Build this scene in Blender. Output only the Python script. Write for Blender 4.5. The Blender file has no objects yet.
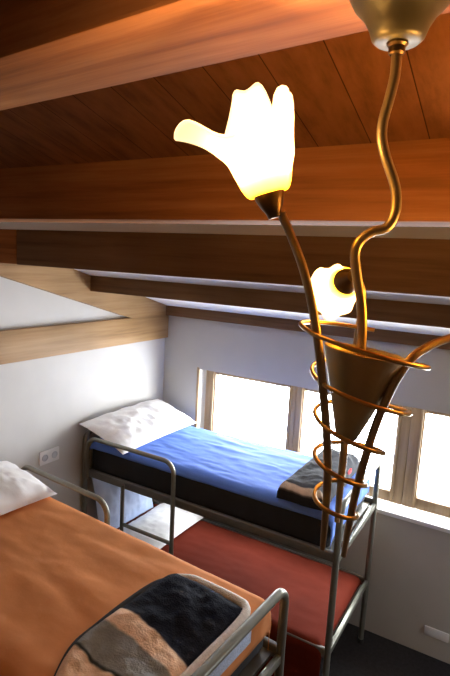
import bpy, bmesh, math, random
from mathutils import Vector, Matrix, noise
random.seed(7)
S = bpy.context.scene
COL = S.collection
PI = math.pi

# ------------------------------------------------------------------ camera
FPX = 510.94
CAM = Vector((2.778, -3.676, 2.733))
YAW, PITCH, ROLL = -0.529, 0.148, 0.054
cy, sy, cp, sp = math.cos(YAW), math.sin(YAW), math.cos(PITCH), math.sin(PITCH)
FW = Vector((sy*cp, cy*cp, -sp))
_r = Vector((cy, -sy, 0)); _u = _r.cross(FW)
RT = math.cos(ROLL)*_r + math.sin(ROLL)*_u
UP = -math.sin(ROLL)*_r + math.cos(ROLL)*_u
cam = bpy.data.cameras.new('camera')
co = bpy.data.objects.new('camera', cam); COL.objects.link(co)
m = Matrix.Identity(4)
for i in range(3):
    m[i][0], m[i][1], m[i][2], m[i][3] = RT[i], UP[i], -FW[i], CAM[i]
co.matrix_world = m
cam.sensor_fit = 'VERTICAL'; cam.sensor_height = 36; cam.lens = FPX/676*36
cam.clip_start = 0.01
S.camera = co

# ------------------------------------------------------------------ materials
def new_mat(name):
    mt = bpy.data.materials.new(name); mt.use_nodes = True
    nt = mt.node_tree; b = nt.nodes['Principled BSDF']
    return mt, nt, b

def N(nt, t, **kw):
    n = nt.nodes.new(t)
    for k, v in kw.items():
        if k in n.inputs: n.inputs[k].default_value = v
        else: setattr(n, k, v)
    return n

def ramp(nt, fac, stops):
    r = nt.nodes.new('ShaderNodeValToRGB')
    el = r.color_ramp.elements
    while len(el) < len(stops): el.new(0.5)
    for e, (p, c) in zip(el, stops):
        e.position = p; e.color = (*c, 1)
    nt.links.new(fac, r.inputs[0]); return r.outputs[0]

def bump(nt, b, h, strength, dist=0.01):
    n = N(nt, 'ShaderNodeBump', Strength=strength, Distance=dist)
    nt.links.new(h, n.inputs['Height']); nt.links.new(n.outputs[0], b.inputs['Normal'])

def plain(name, col, rough=0.6, metal=0.0, var=0.06, scale=12, bstr=0.0, bscale=None, spec=None, coat=0):
    mt, nt, b = new_mat(name)
    tc = N(nt, 'ShaderNodeTexCoord')
    nz = N(nt, 'ShaderNodeTexNoise', Scale=scale, Detail=4.0)
    nt.links.new(tc.outputs['Object'], nz.inputs['Vector'])
    lo = tuple(max(0, c*(1-var)) for c in col); hi = tuple(min(1, c*(1+var)) for c in col)
    nt.links.new(ramp(nt, nz.outputs['Fac'], [(0.3, lo), (0.7, hi)]), b.inputs['Base Color'])
    b.inputs['Roughness'].default_value = rough; b.inputs['Metallic'].default_value = metal
    if spec is not None: b.inputs['Specular IOR Level'].default_value = spec
    if coat: b.inputs['Coat Weight'].default_value = coat; b.inputs['Coat Roughness'].default_value = .2
    if bstr:
        n2 = N(nt, 'ShaderNodeTexNoise', Scale=bscale or 60, Detail=5.0)
        nt.links.new(tc.outputs['Object'], n2.inputs['Vector'])
        bump(nt, b, n2.outputs['Fac'], bstr)
    return mt

def wood(name, c1, c2, c3, along='X', rough=0.5, spec=0.35, fine=1.0, seams=None, knots=True):
    mt, nt, b = new_mat(name)
    tc = N(nt, 'ShaderNodeTexCoord')
    mp = N(nt, 'ShaderNodeMapping')
    sc = {'X': (1.2, 26, 26), 'Y': (26, 1.2, 26), 'Z': (26, 26, 1.2)}[along]
    mp.inputs['Scale'].default_value = tuple(v*fine for v in sc)
    nt.links.new(tc.outputs['Object'], mp.inputs['Vector'])
    warp = N(nt, 'ShaderNodeTexNoise', Scale=0.6, Detail=2.0)
    nt.links.new(mp.outputs[0], warp.inputs['Vector'])
    add = N(nt, 'ShaderNodeMixRGB', blend_type='ADD'); add.inputs[0].default_value = .5
    nt.links.new(mp.outputs[0], add.inputs[1]); nt.links.new(warp.outputs['Color'], add.inputs[2])
    nz = N(nt, 'ShaderNodeTexNoise', Scale=1.0, Detail=6.0, Roughness=0.62)
    nt.links.new(add.outputs[0], nz.inputs['Vector'])
    colr = ramp(nt, nz.outputs['Fac'], [(0.28, c1), (0.5, c2), (0.74, c3)])
    big = N(nt, 'ShaderNodeTexNoise', Scale=1.7, Detail=2.0)
    nt.links.new(tc.outputs['Object'], big.inputs['Vector'])
    bg = ramp(nt, big.outputs['Fac'], [(0.3, (.78, .78, .78)), (0.7, (1.1, 1.1, 1.1))])
    mul = N(nt, 'ShaderNodeMixRGB', blend_type='MULTIPLY'); mul.inputs[0].default_value = 1
    nt.links.new(colr, mul.inputs[1]); nt.links.new(bg, mul.inputs[2])
    out = mul.outputs[0]
    if seams:
        x0, w = seams
        sx = N(nt, 'ShaderNodeSeparateXYZ'); nt.links.new(tc.outputs['Object'], sx.inputs[0])
        a = N(nt, 'ShaderNodeMath', operation='SUBTRACT'); a.inputs[1].default_value = x0
        nt.links.new(sx.outputs['X'], a.inputs[0])
        d = N(nt, 'ShaderNodeMath', operation='DIVIDE'); d.inputs[1].default_value = w
        nt.links.new(a.outputs[0], d.inputs[0])
        fl = N(nt, 'ShaderNodeMath', operation='FLOOR'); nt.links.new(d.outputs[0], fl.inputs[0])
        wn = N(nt, 'ShaderNodeTexWhiteNoise', noise_dimensions='1D'); nt.links.new(fl.outputs[0], wn.inputs['W'])
        tint = ramp(nt, wn.outputs['Value'], [(0, (.82, .80, .78)), (1, (1.08, 1.06, 1.05))])
        m2 = N(nt, 'ShaderNodeMixRGB', blend_type='MULTIPLY'); m2.inputs[0].default_value = 1
        nt.links.new(out, m2.inputs[1]); nt.links.new(tint, m2.inputs[2]); out = m2.outputs[0]
        fr = N(nt, 'ShaderNodeMath', operation='FRACT'); nt.links.new(d.outputs[0], fr.inputs[0])
        gap = ramp(nt, fr.outputs[0], [(0, (.15, .13, .12)), (.014, (.25, .22, .2)), (.022, (1, 1, 1)), (1, (1, 1, 1))])
        m3 = N(nt, 'ShaderNodeMixRGB', blend_type='MULTIPLY'); m3.inputs[0].default_value = 1
        nt.links.new(out, m3.inputs[1]); nt.links.new(gap, m3.inputs[2]); out = m3.outputs[0]
    nt.links.new(out, b.inputs['Base Color'])
    b.inputs['Roughness'].default_value = rough; b.inputs['Specular IOR Level'].default_value = spec
    bump(nt, b, nz.outputs['Fac'], 0.25, 0.004)
    return mt

M = {}
M['wall'] = plain('wall_paint', (.58, .57, .55), .9, var=.03, scale=5, bstr=.08, bscale=120)
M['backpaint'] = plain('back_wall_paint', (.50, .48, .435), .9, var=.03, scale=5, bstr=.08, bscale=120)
M['panel'] = plain('ceiling_white', (.80, .79, .77), .8, var=.03, scale=6)
M['carpet'] = plain('floor_carpet', (.022, .020, .022), .95, var=.3, scale=40, bstr=.4, bscale=300)
M['planks'] = wood('ceiling_boards', (.13, .05, .02), (.21, .083, .03), (.27, .11, .042), 'Y', .6, .04, seams=(2.437, .123))
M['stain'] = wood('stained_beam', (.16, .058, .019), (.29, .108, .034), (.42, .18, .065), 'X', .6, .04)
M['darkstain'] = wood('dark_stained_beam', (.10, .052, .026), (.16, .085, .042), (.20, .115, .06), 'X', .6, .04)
M['pine'] = wood('pine_timber', (.21, .115, .042), (.335, .195, .083), (.42, .265, .125), 'Y', .6, .3)
M['boards'] = wood('wall_boards', (.16, .08, .035), (.24, .13, .06), (.3, .17, .08), 'Z', .6, .15)
M['winwood'] = wood('window_timber', (.25, .16, .085), (.36, .25, .14), (.44, .32, .2), 'Z', .5, .35)
M['edge'] = wood('edge_timber', (.30, .19, .10), (.42, .28, .15), (.5, .35, .2), 'Z', .5, .3)
M['sill'] = plain('sill_paint', (.78, .78, .77), .45, var=.03)
M['steel'] = plain('bed_steel', (.25, .25, .21), .36, .6, var=.08, scale=20)
M['rail'] = plain('bed_rail_paint', (.20, .195, .18), .45, .55, var=.08, scale=15)
M['navy'] = plain('dark_mattress_cover', (.012, .014, .019), .75, var=.3, scale=9, bstr=.15, bscale=40)
M['redvinyl'] = plain('red_mattress_vinyl', (.14, .020, .009), .75, var=.1, scale=5, bstr=.1, bscale=25, spec=.08)
M['blue'] = plain('blue_cotton', (.12, .25, .78), .85, var=.05, scale=7, bstr=.1, bscale=30)
M['orange'] = plain('orange_cotton', (.74, .28, .085), .88, var=.06, scale=5, bstr=.12, bscale=22)
M['white'] = plain('white_cotton', (.93, .925, .92), .9, var=.02, scale=6, bstr=.15, bscale=18)
M['plastic'] = plain('white_plastic', (.82, .82, .82), .35, var=.01)
M['socketdark'] = plain('socket_grey', (.55, .57, .62), .5, var=.02)
M['bronze'] = plain('aged_bronze', (.36, .28, .18), .38, .65, var=.12, scale=30)
M['pewter'] = plain('satin_bronze', (.12, .108, .078), .45, .5, var=.08, scale=25)
M['conemetal'] = plain('brushed_bronze', (.44, .37, .23), .5, .5, var=.08, scale=25)
M['gold'] = plain('gold_wire', (.62, .40, .15), .28, .95, var=.08, scale=40)
M['brasscup'] = plain('dark_brass', (.16, .10, .05), .4, .85, var=.1, scale=40)
M['black'] = plain('black_rubber', (.02, .02, .02), .6)
M['redcloth'] = plain('red_label', (.6, .03, .04), .8)
M['fleece'] = plain('cream_fleece', (.88, .84, .78), .95, var=.1, scale=60, bstr=.5, bscale=160)
M['palefringe'] = plain('pale_blue_lining', (.50, .60, .80), .95, var=.15, scale=50, bstr=.4, bscale=120)

def glass_mat():
    mt, nt, b = new_mat('window_glass')
    nt.nodes.remove(b)
    tr = N(nt, 'ShaderNodeBsdfTransparent'); gl = N(nt, 'ShaderNodeBsdfGlossy', Roughness=0.02)
    mx = N(nt, 'ShaderNodeMixShader'); mx.inputs[0].default_value = .05
    nt.links.new(tr.outputs[0], mx.inputs[1]); nt.links.new(gl.outputs[0], mx.inputs[2])
    nt.links.new(mx.outputs[0], nt.nodes['Material Output'].inputs['Surface'])
    return mt
M['glass'] = glass_mat()

def shade_mat():
    mt, nt, b = new_mat('frosted_lamp_glass')
    nt.nodes.remove(b)
    tc = N(nt, 'ShaderNodeTexCoord'); sx = N(nt, 'ShaderNodeSeparateXYZ')
    nt.links.new(tc.outputs['Object'], sx.inputs[0])
    c = ramp(nt, sx.outputs['Z'], [(0.0, (1, .74, .12)), (0.014, (1, .80, .25)), (0.026, (1, .90, .62)), (1, (1, .90, .62))])
    tl = N(nt, 'ShaderNodeBsdfTranslucent'); nt.links.new(c, tl.inputs['Color'])
    df = N(nt, 'ShaderNodeBsdfDiffuse'); nt.links.new(c, df.inputs['Color'])
    tr = N(nt, 'ShaderNodeBsdfTransparent'); nt.links.new(c, tr.inputs['Color'])
    em = N(nt, 'ShaderNodeEmission', Strength=SHADE_EMIT); nt.links.new(c, em.inputs['Color'])
    m1 = N(nt, 'ShaderNodeMixShader'); m1.inputs[0].default_value = .3
    nt.links.new(tl.outputs[0], m1.inputs[1]); nt.links.new(df.outputs[0], m1.inputs[2])
    m2 = N(nt, 'ShaderNodeMixShader'); m2.inputs[0].default_value = .35
    nt.links.new(m1.outputs[0], m2.inputs[1]); nt.links.new(tr.outputs[0], m2.inputs[2])
    ad = N(nt, 'ShaderNodeAddShader')
    nt.links.new(m2.outputs[0], ad.inputs[0]); nt.links.new(em.outputs[0], ad.inputs[1])
    nt.links.new(ad.outputs[0], nt.nodes['Material Output'].inputs['Surface'])
    return mt
SHADE_EMIT = 0.45
M['shade'] = shade_mat()

def stripe_mat(name, bands, fuzz=.006, rough=.95, axis='Y', bstr=.4, wob=.012):
    """woven stripes: bands = [(coordinate where the band starts, colour)] in the blanket's own coordinates (metres)"""
    mt, nt, b = new_mat(name)
    tc = N(nt, 'ShaderNodeTexCoord'); uv = tc.outputs['UV']
    nz = N(nt, 'ShaderNodeTexNoise', Scale=9.0, Detail=3.0); nt.links.new(tc.outputs['Object'], nz.inputs['Vector'])
    sx = N(nt, 'ShaderNodeSeparateXYZ'); nt.links.new(uv, sx.inputs[0])
    ma = N(nt, 'ShaderNodeMath', operation='MULTIPLY_ADD'); ma.inputs[1].default_value = wob
    nt.links.new(nz.outputs['Fac'], ma.inputs[0]); nt.links.new(sx.outputs['Y'], ma.inputs[2])
    r = nt.nodes.new('ShaderNodeValToRGB'); el = r.color_ramp.elements
    stops = []
    for i, (p, c) in enumerate(bands):
        if i: stops.append((p-fuzz, bands[i-1][1]))
        stops.append((p+fuzz if i else 0, c))
    while len(el) < len(stops): el.new(.5)
    for e, (p, c) in zip(el, stops): e.position = p; e.color = (*c, 1)
    nt.links.new(ma.outputs[0], r.inputs[0])
    n2 = N(nt, 'ShaderNodeTexNoise', Scale=26.0, Detail=5.0); nt.links.new(tc.outputs['Object'], n2.inputs['Vector'])
    v = ramp(nt, n2.outputs['Fac'], [(.3, (.88, .88, .88)), (.7, (1.1, 1.1, 1.1))])
    mul = N(nt, 'ShaderNodeMixRGB', blend_type='MULTIPLY'); mul.inputs[0].default_value = 1
    nt.links.new(r.outputs[0], mul.inputs[1]); nt.links.new(v, mul.inputs[2])
    nt.links.new(mul.outputs[0], b.inputs['Base Color']); b.inputs['Roughness'].default_value = rough
    b.inputs['Specular IOR Level'].default_value = .15
    n3 = N(nt, 'ShaderNodeTexNoise', Scale=140.0, Detail=3.0); nt.links.new(tc.outputs['Object'], n3.inputs['Vector'])
    bump(nt, b, n3.outputs['Fac'], bstr)
    return mt

# ------------------------------------------------------------------ mesh helpers
def obj(name, bm, mat, parent=None, smooth=True, loc=None):
    me = bpy.data.meshes.new(name); bmesh.ops.recalc_face_normals(bm, faces=bm.faces)
    bm.to_mesh(me); bm.free()
    for mt in (mat if isinstance(mat, (list, tuple)) else [mat]): me.materials.append(mt)
    if smooth:
        for p in me.polygons: p.use_smooth = True
        me.set_sharp_from_angle(angle=math.radians(42))
    o = bpy.data.objects.new(name, me); COL.objects.link(o)
    if parent: o.parent = parent
    if loc is not None: o.location = loc
    return o

def tag(o, label, cat=None, group=None, kind=None):
    o['label'] = label
    if cat: o['category'] = cat
    if group: o['group'] = group
    if kind: o['kind'] = kind
    return o

def thing(name, label, cat, loc=(0, 0, 0), rz=0, group=None):
    o = bpy.data.objects.new(name, None); COL.objects.link(o)
    o.empty_display_size = .1
    o.location = loc; o.rotation_euler = (0, 0, rz)
    return tag(o, label, cat, group)

def struct(name, bm, mat, label=None, parent=None, smooth=False, loc=None):
    o = obj(name, bm, mat, parent, smooth, loc)
    if parent is None: o['kind'] = 'structure'
    if label: o['label'] = label
    return o

def add_box(bm, lo, hi, bev=0, seg=2):
    lo, hi = Vector(lo), Vector(hi)
    r = bmesh.ops.create_cube(bm, size=1)
    vs = r['verts']
    for v in vs: v.co = Vector([(lo[i]+hi[i])/2 + v.co[i]*(hi[i]-lo[i]) for i in range(3)])
    if bev:
        es = list({e for v in vs for e in v.link_edges})
        bmesh.ops.bevel(bm, geom=es, offset=bev, segments=seg, affect='EDGES', profile=.5, clamp_overlap=True)
    return bm

def box(lo, hi, bev=0, seg=2): return add_box(bmesh.new(), lo, hi, bev, seg)

def prism(bm, pts, d0, d1, axis):
    """extrude a 2-D outline along axis (0: outline is (y,z); 1: (x,z); 2: (x,y))"""
    def P(a, b, d): return {0: (d, a, b), 1: (a, d, b), 2: (a, b, d)}[axis]
    A = [bm.verts.new(P(a, b, d0)) for a, b in pts]; B = [bm.verts.new(P(a, b, d1)) for a, b in pts]
    n = len(pts)
    bm.faces.new(A); bm.faces.new(B[::-1])
    for i in range(n): bm.faces.new((A[i], B[i], B[(i+1) % n], A[(i+1) % n]))
    return bm

def catmull(pts, n=8):
    pts = [Vector(p) for p in pts]; P = [2*pts[0]-pts[1]] + pts + [2*pts[-1]-pts[-2]]
    out = []
    for i in range(1, len(P)-2):
        a, b, c, d = P[i-1:i+3]
        for k in range(n):
            t = k/n
            out.append(.5*((2*b)+(c-a)*t+(2*a-5*b+4*c-d)*t*t+(3*b-a-3*c+d)*t**3))
    out.append(P[-2]); return out

def rounded(pts, r, n=6):
    """polyline with its inner corners rounded to radius r"""
    pts = [Vector(p) for p in pts]; out = [pts[0]]
    for i in range(1, len(pts)-1):
        a, b, c = pts[i-1], pts[i], pts[i+1]
        d1, d2 = (a-b).normalized(), (c-b).normalized()
        ang = d1.angle(d2); t = min(r/math.tan(ang/2), (a-b).length*.49, (c-b).length*.49)
        rr = t*math.tan(ang/2)
        cen = b + (d1+d2).normalized()*(rr/math.sin(ang/2))
        s, e = b+d1*t-cen, b+d2*t-cen
        for k in range(n+1):
            out.append(cen + s.normalized().slerp(e.normalized(), k/n)*rr)
    out.append(pts[-1]); return out

def tube(bm, path, rad, seg=12, caps=True, flat=None):
    path = [Vector(p) for p in path]; n = len(path)
    R = rad if isinstance(rad, (list, tuple)) else [rad]*n
    t0 = (path[1]-path[0]).normalized()
    nrm = t0.orthogonal().normalized(); rings = []
    for i in range(n):
        t = (path[min(i+1, n-1)]-path[max(i-1, 0)]).normalized()
        nrm = (nrm - t*nrm.dot(t)).normalized(); bi = t.cross(nrm)
        rings.append([bm.verts.new(path[i] + R[i]*(math.cos(2*PI*k/seg)*nrm + math.sin(2*PI*k/seg)*bi)) for k in range(seg)])
    for a, b in zip(rings, rings[1:]):
        for k in range(seg): bm.faces.new((a[k], a[(k+1) % seg], b[(k+1) % seg], b[k]))
    if caps: bm.faces.new(rings[0][::-1]); bm.faces.new(rings[-1])
    return bm

def lathe(bm, prof, seg=32, M4=None, close=False):
    rings = []
    for r, z in prof:
        rings.append([bm.verts.new((r*math.cos(2*PI*k/seg), r*math.sin(2*PI*k/seg), z)) for k in range(seg)])
    for a, b in zip(rings, rings[1:]):
        for k in range(seg): bm.faces.new((a[k], a[(k+1) % seg], b[(k+1) % seg], b[k]))
    if close:
        bm.faces.new(rings[0][::-1]); bm.faces.new(rings[-1])
    if M4 is not None: bmesh.ops.transform(bm, matrix=M4, verts=bm.verts)
    return bm

def frame_to(origin, z, x=None):
    z = Vector(z).normalized()
    x = Vector(x) if x is not None else z.orthogonal()
    x = (x - z*x.dot(z)).normalized(); y = z.cross(x)
    m4 = Matrix.Identity(4)
    for i in range(3): m4[i][0], m4[i][1], m4[i][2], m4[i][3] = x[i], y[i], z[i], origin[i]
    return m4

# ------------------------------------------------------------------ room shell
RX, RY = 4.6, -5.0                       # right wall, wall behind the viewer
ZC, SL = 2.31, 0.28                      # roof slope: z = ZC - SL*y
roof = lambda y: ZC - SL*y

bm = box((-.2, RY-.2, -.1), (RX+.2, .3, 0)); struct('floor', bm, M['carpet'], 'very dark carpeted floor beside the bunk bed')

bm = bmesh.new(); prism(bm, [(.3, 0), (RY-.2, 0), (RY-.2, roof(RY-.2)+.1), (.3, roof(.3)+.1)], -.2, 0, 0)
struct('wall_left', bm, M['wall'], 'white painted left wall under the pine timbers')
# back wall with the strip of windows
WX0, WX1, WZ0, WZ1, WT = .385, 3.10, 1.0, 1.795, .24
bm = bmesh.new()
add_box(bm, (0, 0, 0), (RX, WT, WZ0)); add_box(bm, (0, 0, WZ1), (RX, WT, 2.5))
add_box(bm, (0, 0, WZ0), (WX0, WT, WZ1)); add_box(bm, (WX1, 0, WZ0), (RX, WT, WZ1))
struct('wall_back', bm, M['backpaint'], 'grey white back wall with a strip of low windows')
# right wall with a low window that lights the room from the side
GY0, GY1, GZ0, GZ1 = -1.10, -.60, .55, 1.10
bm = bmesh.new(); T0, T1 = RX, RX+.2
prism(bm, [(.3, 0), (GY1, 0), (GY1, roof(GY1)+.1), (.3, roof(.3)+.1)], T0, T1, 0)
prism(bm, [(GY0, 0), (RY-.2, 0), (RY-.2, roof(RY-.2)+.1), (GY0, roof(GY0)+.1)], T0, T1, 0)
prism(bm, [(GY1, 0), (GY0, 0), (GY0, GZ0), (GY1, GZ0)], T0, T1, 0)
prism(bm, [(GY1, GZ1), (GY0, GZ1), (GY0, roof(GY0)+.1), (GY1, roof(GY1)+.1)], T0, T1, 0)
struct('wall_right', bm, M['boards'], 'timber clad wall on the right with a low window')
bm = box((0, RY-.2, 0), (RX, RY, roof(RY)+.1)); struct('wall_front', bm, M['boards'], 'timber clad wall behind the viewer')

bm = bmesh.new(); yb = -2.45
prism(bm, [(yb, roof(yb)), (RY-.2, roof(RY-.2)), (RY-.2, roof(RY-.2)+.12), (yb, roof(yb)+.12)], -.2, RX+.2, 0)
struct('ceiling', bm, M['planks'], 'sloping ceiling of reddish brown boards above the lamp')
bm = bmesh.new()
prism(bm, [(.3, roof(.3)), (yb, roof(yb)), (yb, roof(yb)+.12), (.3, roof(.3)+.12)], -.2, RX+.2, 0)
struct('ceiling', bm, M['panel'], 'sloping white ceiling strips showing between the lower beams')

def purlin(y_front, z_top, h, w, x0, x1, mat, label, skew=0, bev=.004):
    """horizontal roof beam along the room; y_front is its room-side face"""
    L = x1-x0; bm = box((-L/2, 0, -h), (L/2, w, 0), bev)
    o = struct('ceiling_beam', bm, mat, label, smooth=True, loc=((x0+x1)/2, y_front, z_top))
    o.rotation_euler = (0, 0, skew); return o
B1, B2, B3 = 2.5, 1.897, .972
purlin(-B1, roof(-B1)+.035, .17+.035, .13, .0, RX, M['stain'], 'broad orange stained ceiling beam lit by the lamp')
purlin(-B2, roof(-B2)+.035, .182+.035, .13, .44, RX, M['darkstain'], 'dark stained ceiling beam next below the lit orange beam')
purlin(-B2, roof(-B2)+.035, .180+.035, .13, .0, .44, M['stain'], 'short reddish beam end resting on the pine rafter')
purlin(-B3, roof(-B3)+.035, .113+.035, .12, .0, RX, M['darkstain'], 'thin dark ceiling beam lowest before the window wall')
# near beam, a few degrees skew, underside lit by the lamp hanging from it
sk = math.radians(-4.6)
bm = box((-2.2, -.102, 0), (2.2, .075, .26), .005)
o = struct('ceiling_beam', bm, M['stain'], 'heavy ceiling beam the lamp hangs from, underside lit orange', smooth=True, loc=(2.2+.15, -3.05, 3.03))
o.rotation_euler = (0, 0, sk)
bm = box((0, -.05, 2.236), (RX, .0, 2.36), .003)
struct('trim_1', bm, M['darkstain'], 'dark timber wall plate along the top of the window wall', smooth=True)
bm = box((0, RY, 2.03), (.035, -.0, 2.24), .004)
struct('tie_beam', bm, M['pine'], 'level pale pine tie beam along the left wall', smooth=True)
bm = bmesh.new()
prism(bm, [(-.50, 2.238), (-1.70, 2.577), (RY, 2.577+.286*(-RY-1.7)), (RY, roof(RY)-.0), (-.06, roof(-.06)), (-.06, 2.238)], 0, .045, 0)
struct('rafter_beam', bm, M['pine'], 'sloping pale pine rafter on the left wall under the ceiling')

# windows ----------------------------------------------------------------
def window(name, x0, x1, px0, px1, label):
    yf, yb_ = .10, .165
    bm = bmesh.new(); z0, z1, pz0, pz1 = WZ0+.02, WZ1, 1.105, 1.745
    add_box(bm, (x0, yf, z0), (px0, yb_, z1), .006); add_box(bm, (px1, yf, z0), (x1, yb_, z1), .006)
    add_box(bm, (px0, yf+.002, z0), (px1, yb_, pz0), .006); add_box(bm, (px0, yf+.002, pz1), (px1, yb_, z1), .006)
    # inner sash bead
    for a, b in (((px0-.03, z0+.02), (px0-.012, z1-.01)), ((px1+.012, z0+.02), (px1+.03, z1-.01))):
        add_box(bm, (a[0], yf-.012, a[1]), (b[0], yf+.004, b[1]), .003)
    w = struct(name, bm, M['winwood'], label, smooth=True)
    p = obj('pane', box((px0-.005, .13, pz0-.005), (px1+.005, .136, pz1+.005)), M['glass'], w, smooth=False)
    return w
window('window_1', WX0+.012, 1.265, .497, 1.20, 'first window from the left, over the pillow end of the blue bed')
window('window_2', 1.265, 2.16, 1.335, 2.065, 'middle window behind the hanging lamp')
window('window_3', 2.16, WX1-.012, 2.256, 2.985, 'third window, right of the bunk bed foot', )
bm = box((WX0-.02, -.002, WZ0), (WX0+.001, .014, WZ1+.012)); struct('trim_2', bm, M['edge'], 'thin wooden edge strip beside the first window')
bm = box((WX0, -.03, WZ0-.03), (WX1, .13, WZ0+.004), .006)
struct('trim_3', bm, M['sill'], 'white window sill board under the windows', smooth=True)
# tall side window (outside the frame, lets daylight in)
bm = bmesh.new()
for a, b in (((GY0, GZ0), (GY0+.06, GZ1)), ((GY1-.06, GZ0), (GY1, GZ1)), ((GY0, GZ0), (GY1, GZ0+.06)), ((GY0, GZ1-.06), (GY1, GZ1)), ((-.875, GZ0), (-.825, GZ1))):
    add_box(bm, (RX+.06, a[0], a[1]), (RX+.12, b[0], b[1]))
w4 = struct('window_4', bm, M['winwood'], 'low two pane window in the right wall')
obj('pane', box((RX+.085, GY0+.05, GZ0+.05), (RX+.091, GY1-.05, GZ1-.05)), M['glass'], w4, smooth=False)

# sockets ----------------------------------------------------------------
def socket(name, label, m4, w, h, gangs):
    t = thing(name, label, 'socket')
    t.matrix_world = m4
    obj('cover_plate', box((-w/2, -h/2, 0), (w/2, h/2, .012), .004), M['plastic'], t)
    for g in gangs:
        bm = bmesh.new(); lathe(bm, [(.0005, .0125), (.018, .0125), (.021, .016), (.024, .016), (.025, .011)], 20)
        bmesh.ops.translate(bm, verts=bm.verts, vec=(g, 0, 0))
        obj('outlet', bm, M['socketdark'], t)
    return t
socket('wall_socket', 'white double wall socket on left wall above the orange bed rail', frame_to((0, -1.306, 1.308), (1, 0, 0), (0, 1, 0)), .172, .098, (-.042, .042))
o = obj('wall_socket', box((-.0825, -.034, 0), (.0825, .034, .012), .004), M['plastic']); tag(o, 'low white socket plate on the wall below the window sill', 'socket'); o.matrix_world = frame_to((2.508, 0, .192), (0, -1, 0), (1, 0, 0))

# ------------------------------------------------------------------ bunk beds
L, W = 1.985, .84
WA, WB = .84, .95                               # frame widths of the two bunks
ZR, ZT, ZL, TR = 1.10, 1.405, .49, .0195      # upper rail, end frame top, lower rail, tube radius
def bunk(label, loc, rz, aisle):
    """local frame: x from head to foot, y=0 wall side ... y=-W ; aisle = y of the guard rail side"""
    t = thing('bunk_bed', label, 'bunk bed', loc, rz, None)
    far, near = 0, -W
    for nm, x in (('head_frame', 0), ('foot_frame', L)):
        bm = bmesh.new()
        tube(bm, rounded([(x, far, 0), (x, far, ZT), (x, near, ZT), (x, near, 0)], .07, 8), TR, 14)
        for z in (ZR-.02, ZL):
            add_box(bm, (x-.012, near, z-.02), (x+.012, far, z+.02), .003)
        f = obj(nm, bm, M['steel'], t)
        for y in (far, near):
            obj('foot_cap', lathe(bmesh.new(), [(TR+.003, 0), (TR+.004, .03), (TR, .032)], 14, Matrix.Translation((x, y, 0))), M['black'], f)
    for y in (far, near):
        for z, h in ((ZR, .03), (ZL, .03)):
            bm = box((.01, y-.014, z-h), (L-.01, y+.014, z+h), .008, 3)
            obj('side_rail', bm, M['rail'], t)
    for z in (ZR-.012, ZL-.012):
        bm = bmesh.new()
        for i in range(12):
            x = .06+(L-.12)*i/11; add_box(bm, (x-.03, near+.012, z-.008), (x+.03, far-.012, z+.008))
        obj('slat_base', bm, M['rail'], t)
    s = -1 if aisle < -W/2 else 1; ya = aisle + s*.046
    bm = bmesh.new()
    tube(bm, rounded([(.07, ya, ZR-.02), (.07, ya, ZT-.01), (.86, ya, ZT-.01), (.875, ya, 0.02)], .085, 8), .0155, 14)
    lad = obj('guard_rail', bm, M['steel'], t)
    tag(lad, 'bent steel guard rail running down into the ladder post')
    bm = bmesh.new(); tube(bm, [(.42, ya, ZR+.02), (.42, ya, .02)], .0145, 14); obj('ladder_post', bm, M['steel'], lad)
    for z in (.30, .56, .82):
        bm = bmesh.new(); tube(bm, [(.42, ya, z), (.865, ya, z)], .013, 12); obj('rung', bm, M['steel'], lad)
    return t
BLUE = (.035, -.15, 0)
W = WA
bunkA = bunk('grey steel bunk bed under the windows with red lower bedding', BLUE, 0, -W)
ORG = Vector((.075, -1.69, 0)); ORZ = math.radians(-4.0)
W = WB
bunkB = bunk('grey steel bunk bed with orange sheet nearest the viewer', ORG, ORZ, 0)
XA = Matrix.Translation(BLUE); XB = Matrix.Translation(ORG) @ Matrix.Rotation(ORZ, 4, 'Z')

def place(o, m4): o.matrix_world = m4; return o

def mattress(label, m4, z0, z1, mat, inset=.022, name='mattress'):
    bm = box((.03, -W+inset, z0), (L-.056, -inset, z1), .045, 5)
    o = obj(name, bm, mat); tag(o, label, 'mattress'); return place(o, m4)
MT = 1.335                                      # top of the upper mattresses
W = WA
mattress('dark mattress on the upper bunk under the blue sheet', XA, ZR+.0, MT, M['navy'])
W = WA
mattress('plain mattress on the lower bunk under the red bedspread', XA, ZL-.06, ZL+.04, M['redvinyl'])
W = WB
mattress('dark mattress under the orange sheet', XB, ZR+.0, MT, M['navy'])
W = WB
mattress('dark mattress on the lower bunk below the orange bed', XB, ZL-.06, ZL+.05, M['navy'])

def fold_noise(x, y, sc, seed):
    return noise.fractal(Vector((x*sc, y*sc, seed)), 1.0, 2.0, 4)

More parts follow.
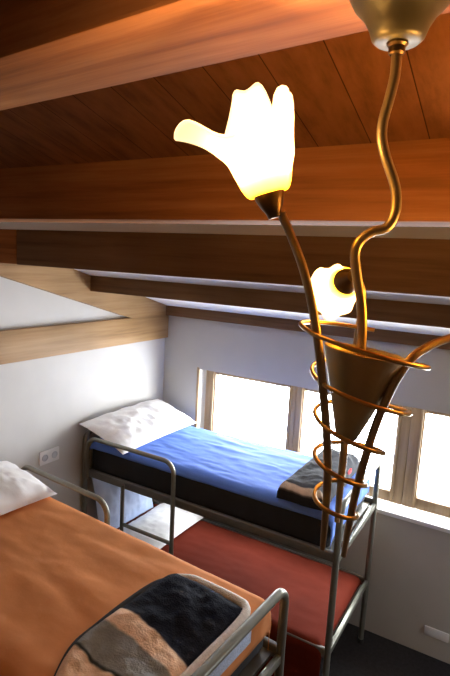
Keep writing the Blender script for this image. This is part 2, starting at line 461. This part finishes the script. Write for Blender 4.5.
def sheet(name, label, cat, m4, mat, x0, x1, y0, y1, top, drop, r=.045, nx=90, ny=60, amp=.006, seed=1, crease=(1.0, 3.5)):
    """cloth over a mattress: drop = (head, foot, y0 side, y1 side) overhangs"""
    def prof(s, lo, hi, dlo, dhi):
        # arc length s in [lo-dlo, hi+dhi] -> (position, depth)
        q = r*PI/2
        if s < lo+r:
            a = (lo+r)-s
            if a < q: th = a/r; return lo+r-r*math.sin(th), r-r*math.cos(th)
            return lo, r+(a-q)
        if s > hi-r:
            a = s-(hi-r)
            if a < q: th = a/r; return hi-r+r*math.sin(th), r-r*math.cos(th)
            return hi, r+(a-q)
        return s, 0
    bm = bmesh.new(); g = []
    for i in range(nx+1):
        s = x0-drop[0] + (x1-x0+drop[0]+drop[1])*i/nx; row = []
        for j in range(ny+1):
            t = y0-drop[2] + (y1-y0+drop[2]+drop[3])*j/ny
            X, dx = prof(s, x0, x1, drop[0], drop[1]); Y, dy = prof(t, y0, y1, drop[2], drop[3])
            w = abs(fold_noise(s*crease[0], t*crease[1], 2.2, seed))*1.3 + abs(fold_noise(s*2, t*2, 3.5, seed+9))*.5
            k = amp*w
            ox = k*(1 if X >= x1-1e-4 else (-1 if X <= x0+1e-4 else 0)); oy = k*(1 if Y >= y1-1e-4 else (-1 if Y <= y0+1e-4 else 0))
            row.append(bm.verts.new((X+ox, Y+oy, top - max(dx, 0) - max(dy, 0) + k)))
        g.append(row)
    for i in range(nx):
        for j in range(ny): bm.faces.new((g[i][j], g[i+1][j], g[i+1][j+1], g[i][j+1]))
    o = obj(name, bm, mat)
    for p in o.data.polygons: p.use_smooth = True
    md = o.modifiers.new('thickness', 'SOLIDIFY'); md.thickness = .003; md.offset = 1
    tag(o, label, cat); return place(o, m4)
W = WA
sheet('bed_sheet', 'blue cotton sheet on the upper bunk by the windows', 'sheet', XA, M['blue'], .026, L-.052, -W+.018, -.018, MT+.003, (.02, .14, .035, .02), amp=.010, seed=3)
W = WB
sheet('bed_sheet', 'orange cotton sheet on the bed nearest the viewer', 'sheet', XB, M['orange'], .026, L-.052, -W+.018, -.018, MT+.003, (.02, .13, .10, .10), amp=.006, seed=5, crease=(.8, 2.6))

W = WA
sheet('bedspread', 'dark red bedspread hanging over the lower bunk', 'bedspread', XA, M['redvinyl'], .03, L-.03, -W-.018, -.02, ZL+.044, (.0, .02, .42, .0), r=.05, amp=.006, seed=11)

def pillow(label, m4, a, b, h, seed, mat, sag=.25):
    n = 40; bm = bmesh.new(); sides = []
    for s in (1, -1):
        g = []
        for i in range(n+1):
            u = -1+2*i/n; row = []
            for j in range(n+1):
                v = -1+2*j/n
                e = max(0, (1-abs(u)**2.6))**.55*max(0, (1-abs(v)**2.6))**.55
                px = a*u*(1-.04*(1-v*v)); py = b*v*(1-.04*(1-u*u))
                nz_ = fold_noise(px, py, 7, seed)*.018 + abs(fold_noise(px*.6, py*1.6, 9, seed+4))*.014
                z = s*h*(e if s > 0 else e*sag) + nz_*(e**.5)*(1 if s > 0 else .2)
                row.append(bm.verts.new((px, py, z)))
            g.append(row)
        for i in range(n):
            for j in range(n):
                bm.faces.new((g[i][j], g[i+1][j], g[i+1][j+1], g[i][j+1]))
    bmesh.ops.remove_doubles(bm, verts=bm.verts, dist=1e-5)
    o = obj('pillow', bm, mat); tag(o, label, 'pillow'); return place(o, m4)
W = WA
pillow('white pillow on the blue bed leaning on its head rail', XA @ Matrix.Translation((.205, -.425, MT+.08)) @ Matrix.Rotation(math.radians(17), 4, 'Y'), .228, .47, .085, 2, M['white'])
W = WB
pillow('white pillow at the head of the orange bed', XB @ Matrix.Translation((.27, -.40, MT+.058)) @ Matrix.Rotation(math.radians(7), 4, 'Y'), .25, .38, .11, 6, M['white'])
W = WA
pillow('flat white pillow on the red bedspread of the lower bunk', XA @ Matrix.Translation((.37, -.36, ZL+.07)), .22, .36, .06, 8, M['white'])

M['paleblue'] = plain('pale_blue_patch', (.58, .70, .97), .9, var=.02, bstr=.1, bscale=18)
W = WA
pillow('pale blue padded shape standing against the head end of the lower bunk', XA @ Matrix.Translation((.105, -.50, ZL+.33)) @ Matrix.Rotation(math.radians(80), 4, 'Y'), .25, .33, .07, 15, M['paleblue'])  # upright padded shape that fills the pale blue patch below the upper bunk
def thick_blanket(name, label, m4, x0, x1, y0, y1, z0, h, mat, lump, seed, edge=.05, nx=70, ny=140, skew=0, corner=None):
    """soft folded blanket: rounded slab with a lumpy top; UV.y runs 0..1 from y1 to y0 (sheared by skew along x)"""
    bm = bmesh.new(); uvl = bm.loops.layers.uv.new('UVMap'); top = []; bot = []; U = {}
    for i in range(nx+1):
        a = i/nx; rt = []; rb = []
        for j in range(ny+1):
            b = j/ny; y = y1+(y0-y1)*b
            xl = x0 + (corner*max(0, (b-.62)/.38)**2 if corner else 0) + (.05*max(0, (.10-b)/.10)**2 if corner else 0)
            x = xl+(x1-xl)*a
            da = min(a, 1-a)*(x1-xl); db = min(b, 1-b)*(y1-y0)
            ea = math.sqrt(max(0, 1-(1-min(1, da/edge))**2)); eb = math.sqrt(max(0, 1-(1-min(1, db/edge))**2))
            e = min(ea, eb) if min(ea, eb) < .999 else 1
            wob = fold_noise(x, y, 5, seed)*.012*(1 if (a in (0, 1) or b in (0, 1)) else .6)
            n_ = fold_noise(x, y, 5, seed)*lump
            zz = z0 + .004 + (h+n_)*e
            v = bm.verts.new((x+wob, y+wob, zz)); U[v] = (a, b+skew*(x-x0)); rt.append(v)
            v = bm.verts.new((x+wob, y+wob, z0+.003)); U[v] = (a, b+skew*(x-x0)); rb.append(v)
        top.append(rt); bot.append(rb)
    for i in range(nx):
        for j in range(ny):
            bm.faces.new((top[i][j], top[i+1][j], top[i+1][j+1], top[i][j+1]))
            bm.faces.new((bot[i][j+1], bot[i+1][j+1], bot[i+1][j], bot[i][j]))
    for i in range(nx):
        for j in (0, ny): bm.faces.new((top[i][j], top[i+1][j], bot[i+1][j], bot[i][j]))
    for j in range(ny):
        for i in (0, nx): bm.faces.new((top[i][j], top[i][j+1], bot[i][j+1], bot[i][j]))
    for f in bm.faces:
        for l in f.loops: l[uvl].uv = U[l.vert]
    bmesh.ops.remove_doubles(bm, verts=bm.verts, dist=1e-6)
    o = obj(name, bm, mat)
    tag(o, label, 'blanket'); return place(o, m4)
FB = MT+.018
M['furblanket'] = stripe_mat('striped_fur_blanket', [(0, (.010, .013, .024)), (.445, (.92, .64, .43)), (.555, (.29, .295, .275)), (.725, (.03, .035, .03)), (.745, (.84, .55, .34)), (1.0, (.5, .35, .22))])
W = WB
fur = thick_blanket('blanket', 'dark fur blanket with beige and grey stripes folded on the orange bed', XB, 1.52, 1.925, -.925, -.18, FB, .05, M['furblanket'], .02, 4, edge=.07, skew=-.17, corner=.13)
bm = bmesh.new()
tube(bm, catmull([(1.56, -.20, FB+.016), (1.62, -.162, FB+.016), (1.7, -.158, FB+.018), (1.85, -.16, FB+.02), (1.905, -.18, FB+.02), (1.93, -.26, FB+.02), (1.932, -.5, FB+.018), (1.932, -.8, FB+.016)], 8), .0185, 10)
tr = obj('fleece_edge', bm, M['fleece'], fur); tag(tr, 'cream fleece edge of the fur blanket')
bm = bmesh.new()
tube(bm, catmull([(1.555, -.21, FB+.014), (1.52, -.3, FB+.016), (1.515, -.45, FB+.016), (1.525, -.6, FB+.016), (1.545, -.74, FB+.016), (1.65, -.92, FB+.014)], 8), .0155, 10)
tr = obj('dark_binding', bm, M['navy'], fur); tag(tr, 'dark binding along the blanket edge')
bm = box((1.953, -.60, 1.275), (1.961, -.22, FB+.02), .003); tr = obj('lining', bm, M['palefringe'], fur); tag(tr, 'pale blue lining hanging over the mattress end')

M['greyblanket'] = stripe_mat('grey_blanket', [(0, (.10, .105, .115)), (.92, (.10, .105, .115)), (.952, (.74, .61, .47)), (.986, (.02, .02, .022))], fuzz=.003, bstr=.25, wob=.003)
W = WA
gb = thick_blanket('blanket', 'folded grey blanket with a beige band at the foot of the blue bed', XA, 1.59, 1.88, -W-.012, -.08, MT+.016, .115, M['greyblanket'], .02, 12, edge=.07)
bm = box((1.82, -.36, MT+.055), (1.875, -.27, MT+.083), .004); tr = obj('label_tab', bm, M['redcloth'], gb); tag(tr, 'small red tab on the grey blanket')

# ------------------------------------------------------------------ hanging lamp
AX = Vector((2.63, -3.106, 2.64))               # lamp axis
HF = Vector((FW.x, FW.y, 0)).normalized()       # horizontal direction away from the viewer
HR = Vector((HF.y, -HF.x, 0))                   # horizontal right
def lp(px, py, away=0.0):
    """point of the lamp's mid plane (vertical, through its axis) measured from the photograph, moved 'away' metres back"""
    d = (RT*(px-225) - UP*(py-338))/FPX + FW
    t = ((AX-CAM).dot(HF)+away)/d.dot(HF)
    return CAM + d*t
lamp = thing('hanging_lamp', 'bronze hanging lamp with flower glass shades and a wire spiral', 'lamp', AX)
def lpart(name, bm, mat, parent=lamp, **k):
    bmesh.ops.translate(bm, verts=bm.verts, vec=-AX)
    return obj(name, bm, mat, parent)
SC = FPX/(AX-CAM).dot(FW)                       # pixels per metre at the lamp
# ceiling rose
ctop = lp(400, 44); ctop.z = 3.03
cb = lp(397.5, 43)
prof = [(.0005, cb.z), (.022, cb.z), (.0265, cb.z+.004), (.030, cb.z+.014), (.037, cb.z+.026), (.047, cb.z+.036), (.054, cb.z+.048), (.056, cb.z+.060), (.056, 3.03)]
bm = lathe(bmesh.new(), prof, 40); bmesh.ops.translate(bm, verts=bm.verts, vec=(cb.x, cb.y, 0))
lpart('ceiling_rose', bm, M['pewter'])
bm = lathe(bmesh.new(), [(.0065, cb.z-.012), (.0085, cb.z-.010), (.0085, cb.z-.004), (.011, cb.z-.002), (.011, cb.z+.002)], 16); bmesh.ops.translate(bm, verts=bm.verts, vec=(cb.x, cb.y, 0))
lpart('cable_grip', bm, M['brasscup'])
# snaking stem
pts = [(397.5, 44), (395, 75), (389, 100), (383, 122), (382, 140), (386, 158), (394, 182), (396.5, 200), (394, 216), (386, 228), (372, 232), (360, 241), (355, 254), (357, 276), (361, 302), (362, 328), (361, 350), (359, 385), (356, 425)]
bm = tube(bmesh.new(), catmull([lp(*p) for p in pts], 6), .0054, 12); lpart('stem', bm, M['bronze'])
# cone
c0, c1 = lp(365, 352), lp(346, 437)
ax = (c0-c1).normalized(); Lc = (c0-c1).length
m4 = frame_to(c1, ax)
bm = lathe(bmesh.new(), [(.0005, -.004), (.009, -.003), (.012, 0), (.0465, Lc), (.0452, Lc+.001), (.011, .004), (.0005, .003)], 40, m4)
lpart('cone', bm, M['conemetal'])
# arms
arm1 = [(322.5, 549, .0), (325, 520, -.004), (327.5, 480, -.012), (327, 440, -.016), (324, 400, -.022), (319, 350, -.028), (312, 305, -.022), (303, 268, -.012), (292, 238, 0), (281, 213, .0)]
arm2 = [(343.5, 556, .004), (348, 530, 0), (354, 500, -.008), (362, 469, -.016), (374, 430, -.022), (386, 400, -.026), (397, 378, -.028), (413, 357, -.02), (432, 345, -.008), (452, 338, 0), (490, 333, .005), (530, 340, .002), (548, 331, .0)]
arm3 = [(337, 522, .012), (340, 490, .018), (343, 460, .026), (345, 440, .036), (350, 400, .052), (356, 350, .066), (361, 315, .072), (362, 292, .060), (357, 280, .070), (351, 279, .088)]
for a in (arm1, arm2, arm3):
    path = catmull([lp(*p) for p in a], 6); n = len(path)
    R = [.0032+.0016*min(1, i/(n*.2)) for i in range(n)]
    bm = tube(bmesh.new(), path, R, 12); lpart('arm', bm, M['bronze'])
# spiral wire: (left extreme / right extreme) in turn
Cs = [((364, 331), 58), ((364, 336), 64), ((361, 355), 64), ((364, 383), 52), ((358, 403), 50), ((354, 422), 40), ((349, 446), 34), ((343, 460), 30), ((340, 480), 26), ((337, 501), 24), ((335, 510), 23)]
e1 = (lp(375, 360)-lp(355, 356.5)).normalized(); e2 = -(ax.cross(e1)).normalized()
if e2.dot(HF) < 0: e2 = -e2
path = []
for i in range(len(Cs)-1):
    (p, r), (q, s) = Cs[i], Cs[i+1]
    for k in range(14):
        t = k/14; th = PI*(i + t)     # i=1 is the first left extreme (cos = -1)
        c = lp(p[0]+(q[0]-p[0])*t, p[1]+(q[1]-p[1])*t); rr = (r+(s-r)*t)/SC
        if i == 0 and t < .35: continue
        path.append(c + e1*rr*math.cos(th) + e2*rr*math.sin(th))
path.append(lp(*Cs[-1][0]) + e1*Cs[-1][1]/SC)
bm = tube(bmesh.new(), path, .0026, 10); lpart('spiral_wire', bm, M['gold'])

# flower shades
def tulip(petals, r0=.023, h=.075, seed=1):
    """petals: (angle deg, width deg, height, flare, curl).  local z from the holder towards the mouth"""
    bm = bmesh.new(); nu, nv = 72, 30; g = []
    for j in range(nv+1):
        t = j/nv; row = []
        for i in range(nu):
            ph = 360*i/nu; H, F, Cw, ws = .052, .010, 0.0, .9
            wt = [math.exp(-(abs((ph-a+180) % 360-180)/w)**3) for a, w, *_ in petals]
            tot = sum(wt)+.10
            H = (sum(w*p[2] for w, p in zip(wt, petals)) + .10*.050)/tot
            F = (sum(w*p[3] for w, p in zip(wt, petals)) + .10*.004)/tot
            Cw = sum(w*p[4] for w, p in zip(wt, petals))/tot
            body = r0*(.80 + .14*min(1, t*8)**.5 + .50*min(t, .6)/.6)
            out = max(0, (t-.42)/.58)
            z = H*(t if t < .55 else t - .0*out) - Cw*max(0, (t-.72)/.28)**2
            r = body + F*out**1.8 + .0032*math.sin(math.radians(ph*8+40*seed))*out
            z += .004*math.sin(math.radians(ph*7+90))*out
            a = math.radians(ph)
            row.append(bm.verts.new((r*math.cos(a), r*math.sin(a), z)))
        g.append(row)
    for a, b in zip(g, g[1:]):
        for i in range(nu): bm.faces.new((a[i], a[(i+1) % nu], b[(i+1) % nu], b[i]))
    bm.faces.new(g[0][::-1])
    return bm
def add_shade(base, axis, xdir, petals, r0, label, power, bulb=.035):
    m4 = frame_to(base-AX, axis, xdir)
    bm = lathe(bmesh.new(), [(.0005, -.026), (.007, -.026), (.0085, -.020), (.012, -.014), (.016, -.004), (.0175, .004), (.016, .006), (.0005, .006)], 24)
    hd = obj('shade_holder', bm, M['brasscup'], lamp); hd.matrix_local = m4
    o = obj('lamp_shade', tulip(petals, r0), M['shade'], lamp); o.matrix_local = m4
    md = o.modifiers.new('thickness', 'SOLIDIFY'); md.thickness = .0025; md.offset = -1
    tag(o, label)
    li = bpy.data.lights.new('bulb_light', 'POINT'); li.energy = power; li.color = (1, .62, .30); li.shadow_soft_size = .012
    lo = bpy.data.objects.new('bulb_light', li); COL.objects.link(lo); lo.parent = lamp
    lo.matrix_local = Matrix.Translation((m4 @ Vector((0, 0, bulb)))); lo['kind'] = 'helper'
P1, P2, P3 = 6.5, 4.5, 38.0
# shade 1: seen from the side, mouth up and a little left
b1 = lp(269, 194); a1 = (lp(245, 96)-b1).normalized()
add_shade(b1, a1, HR, [(180, 46, .090, .046, .004), (78, 30, .128, -.006, .0), (334, 26, .097, .009, .0), (252, 30, .066, .012, .008)], .0265, 'lit flower shaped glass shade opening upwards', P1)
b2 = lp(347, 281, .098); a2 = (lp(327, 297, .20)-b2).normalized()
add_shade(b2, a2, HR, [(20, 30, .060, .006, 0), (100, 30, .070, .012, 0), (185, 30, .068, .014, 0), (275, 30, .07, .010, 0)], .0195, 'lit flower shaped glass shade turned to the window', P2)
b3 = lp(548, 330, 0); a3 = (lp(600, 280, .03)-b3).normalized()
add_shade(b3, a3, HR, [(0, 30, .078, .055, .02), (100, 34, .115, .004, 0), (200, 26, .105, .018, 0), (280, 34, .08, .022, .01)], .0255, 'lit flower shaped glass shade on the right arm', P3)

# ------------------------------------------------------------------ daylight
w = bpy.data.worlds.new('sky'); S.world = w; w.use_nodes = True
bg = w.node_tree.nodes['Background']; bg.inputs[0].default_value = (.93, .965, 1.0, 1); bg.inputs[1].default_value = 31.0
def portal(loc, rot, sx, sy_):
    li = bpy.data.lights.new('window_portal', 'AREA'); li.shape = 'RECTANGLE'; li.size = sx; li.size_y = sy_
    li.cycles.is_portal = True
    o = bpy.data.objects.new('window_portal', li); COL.objects.link(o); o.location = loc; o.rotation_euler = rot
portal(((WX0+WX1)/2, .20, (WZ0+WZ1)/2), (-PI/2, 0, 0), WX1-WX0, WZ1-WZ0)
portal((RX+.15, (GY0+GY1)/2, (GZ0+GZ1)/2), (0, PI/2, 0), GZ1-GZ0, GY1-GY0)

S.view_settings.view_transform = 'Standard'; S.view_settings.look = 'None'
S.view_settings.gamma = 1; S.view_settings.use_curve_mapping = False
S.view_settings.exposure = 0.13
S.cycles.use_denoising = True
S.cycles.max_bounces = 10; S.cycles.diffuse_bounces = 6; S.cycles.transparent_max_bounces = 12
S.cycles.sample_clamp_indirect = 6
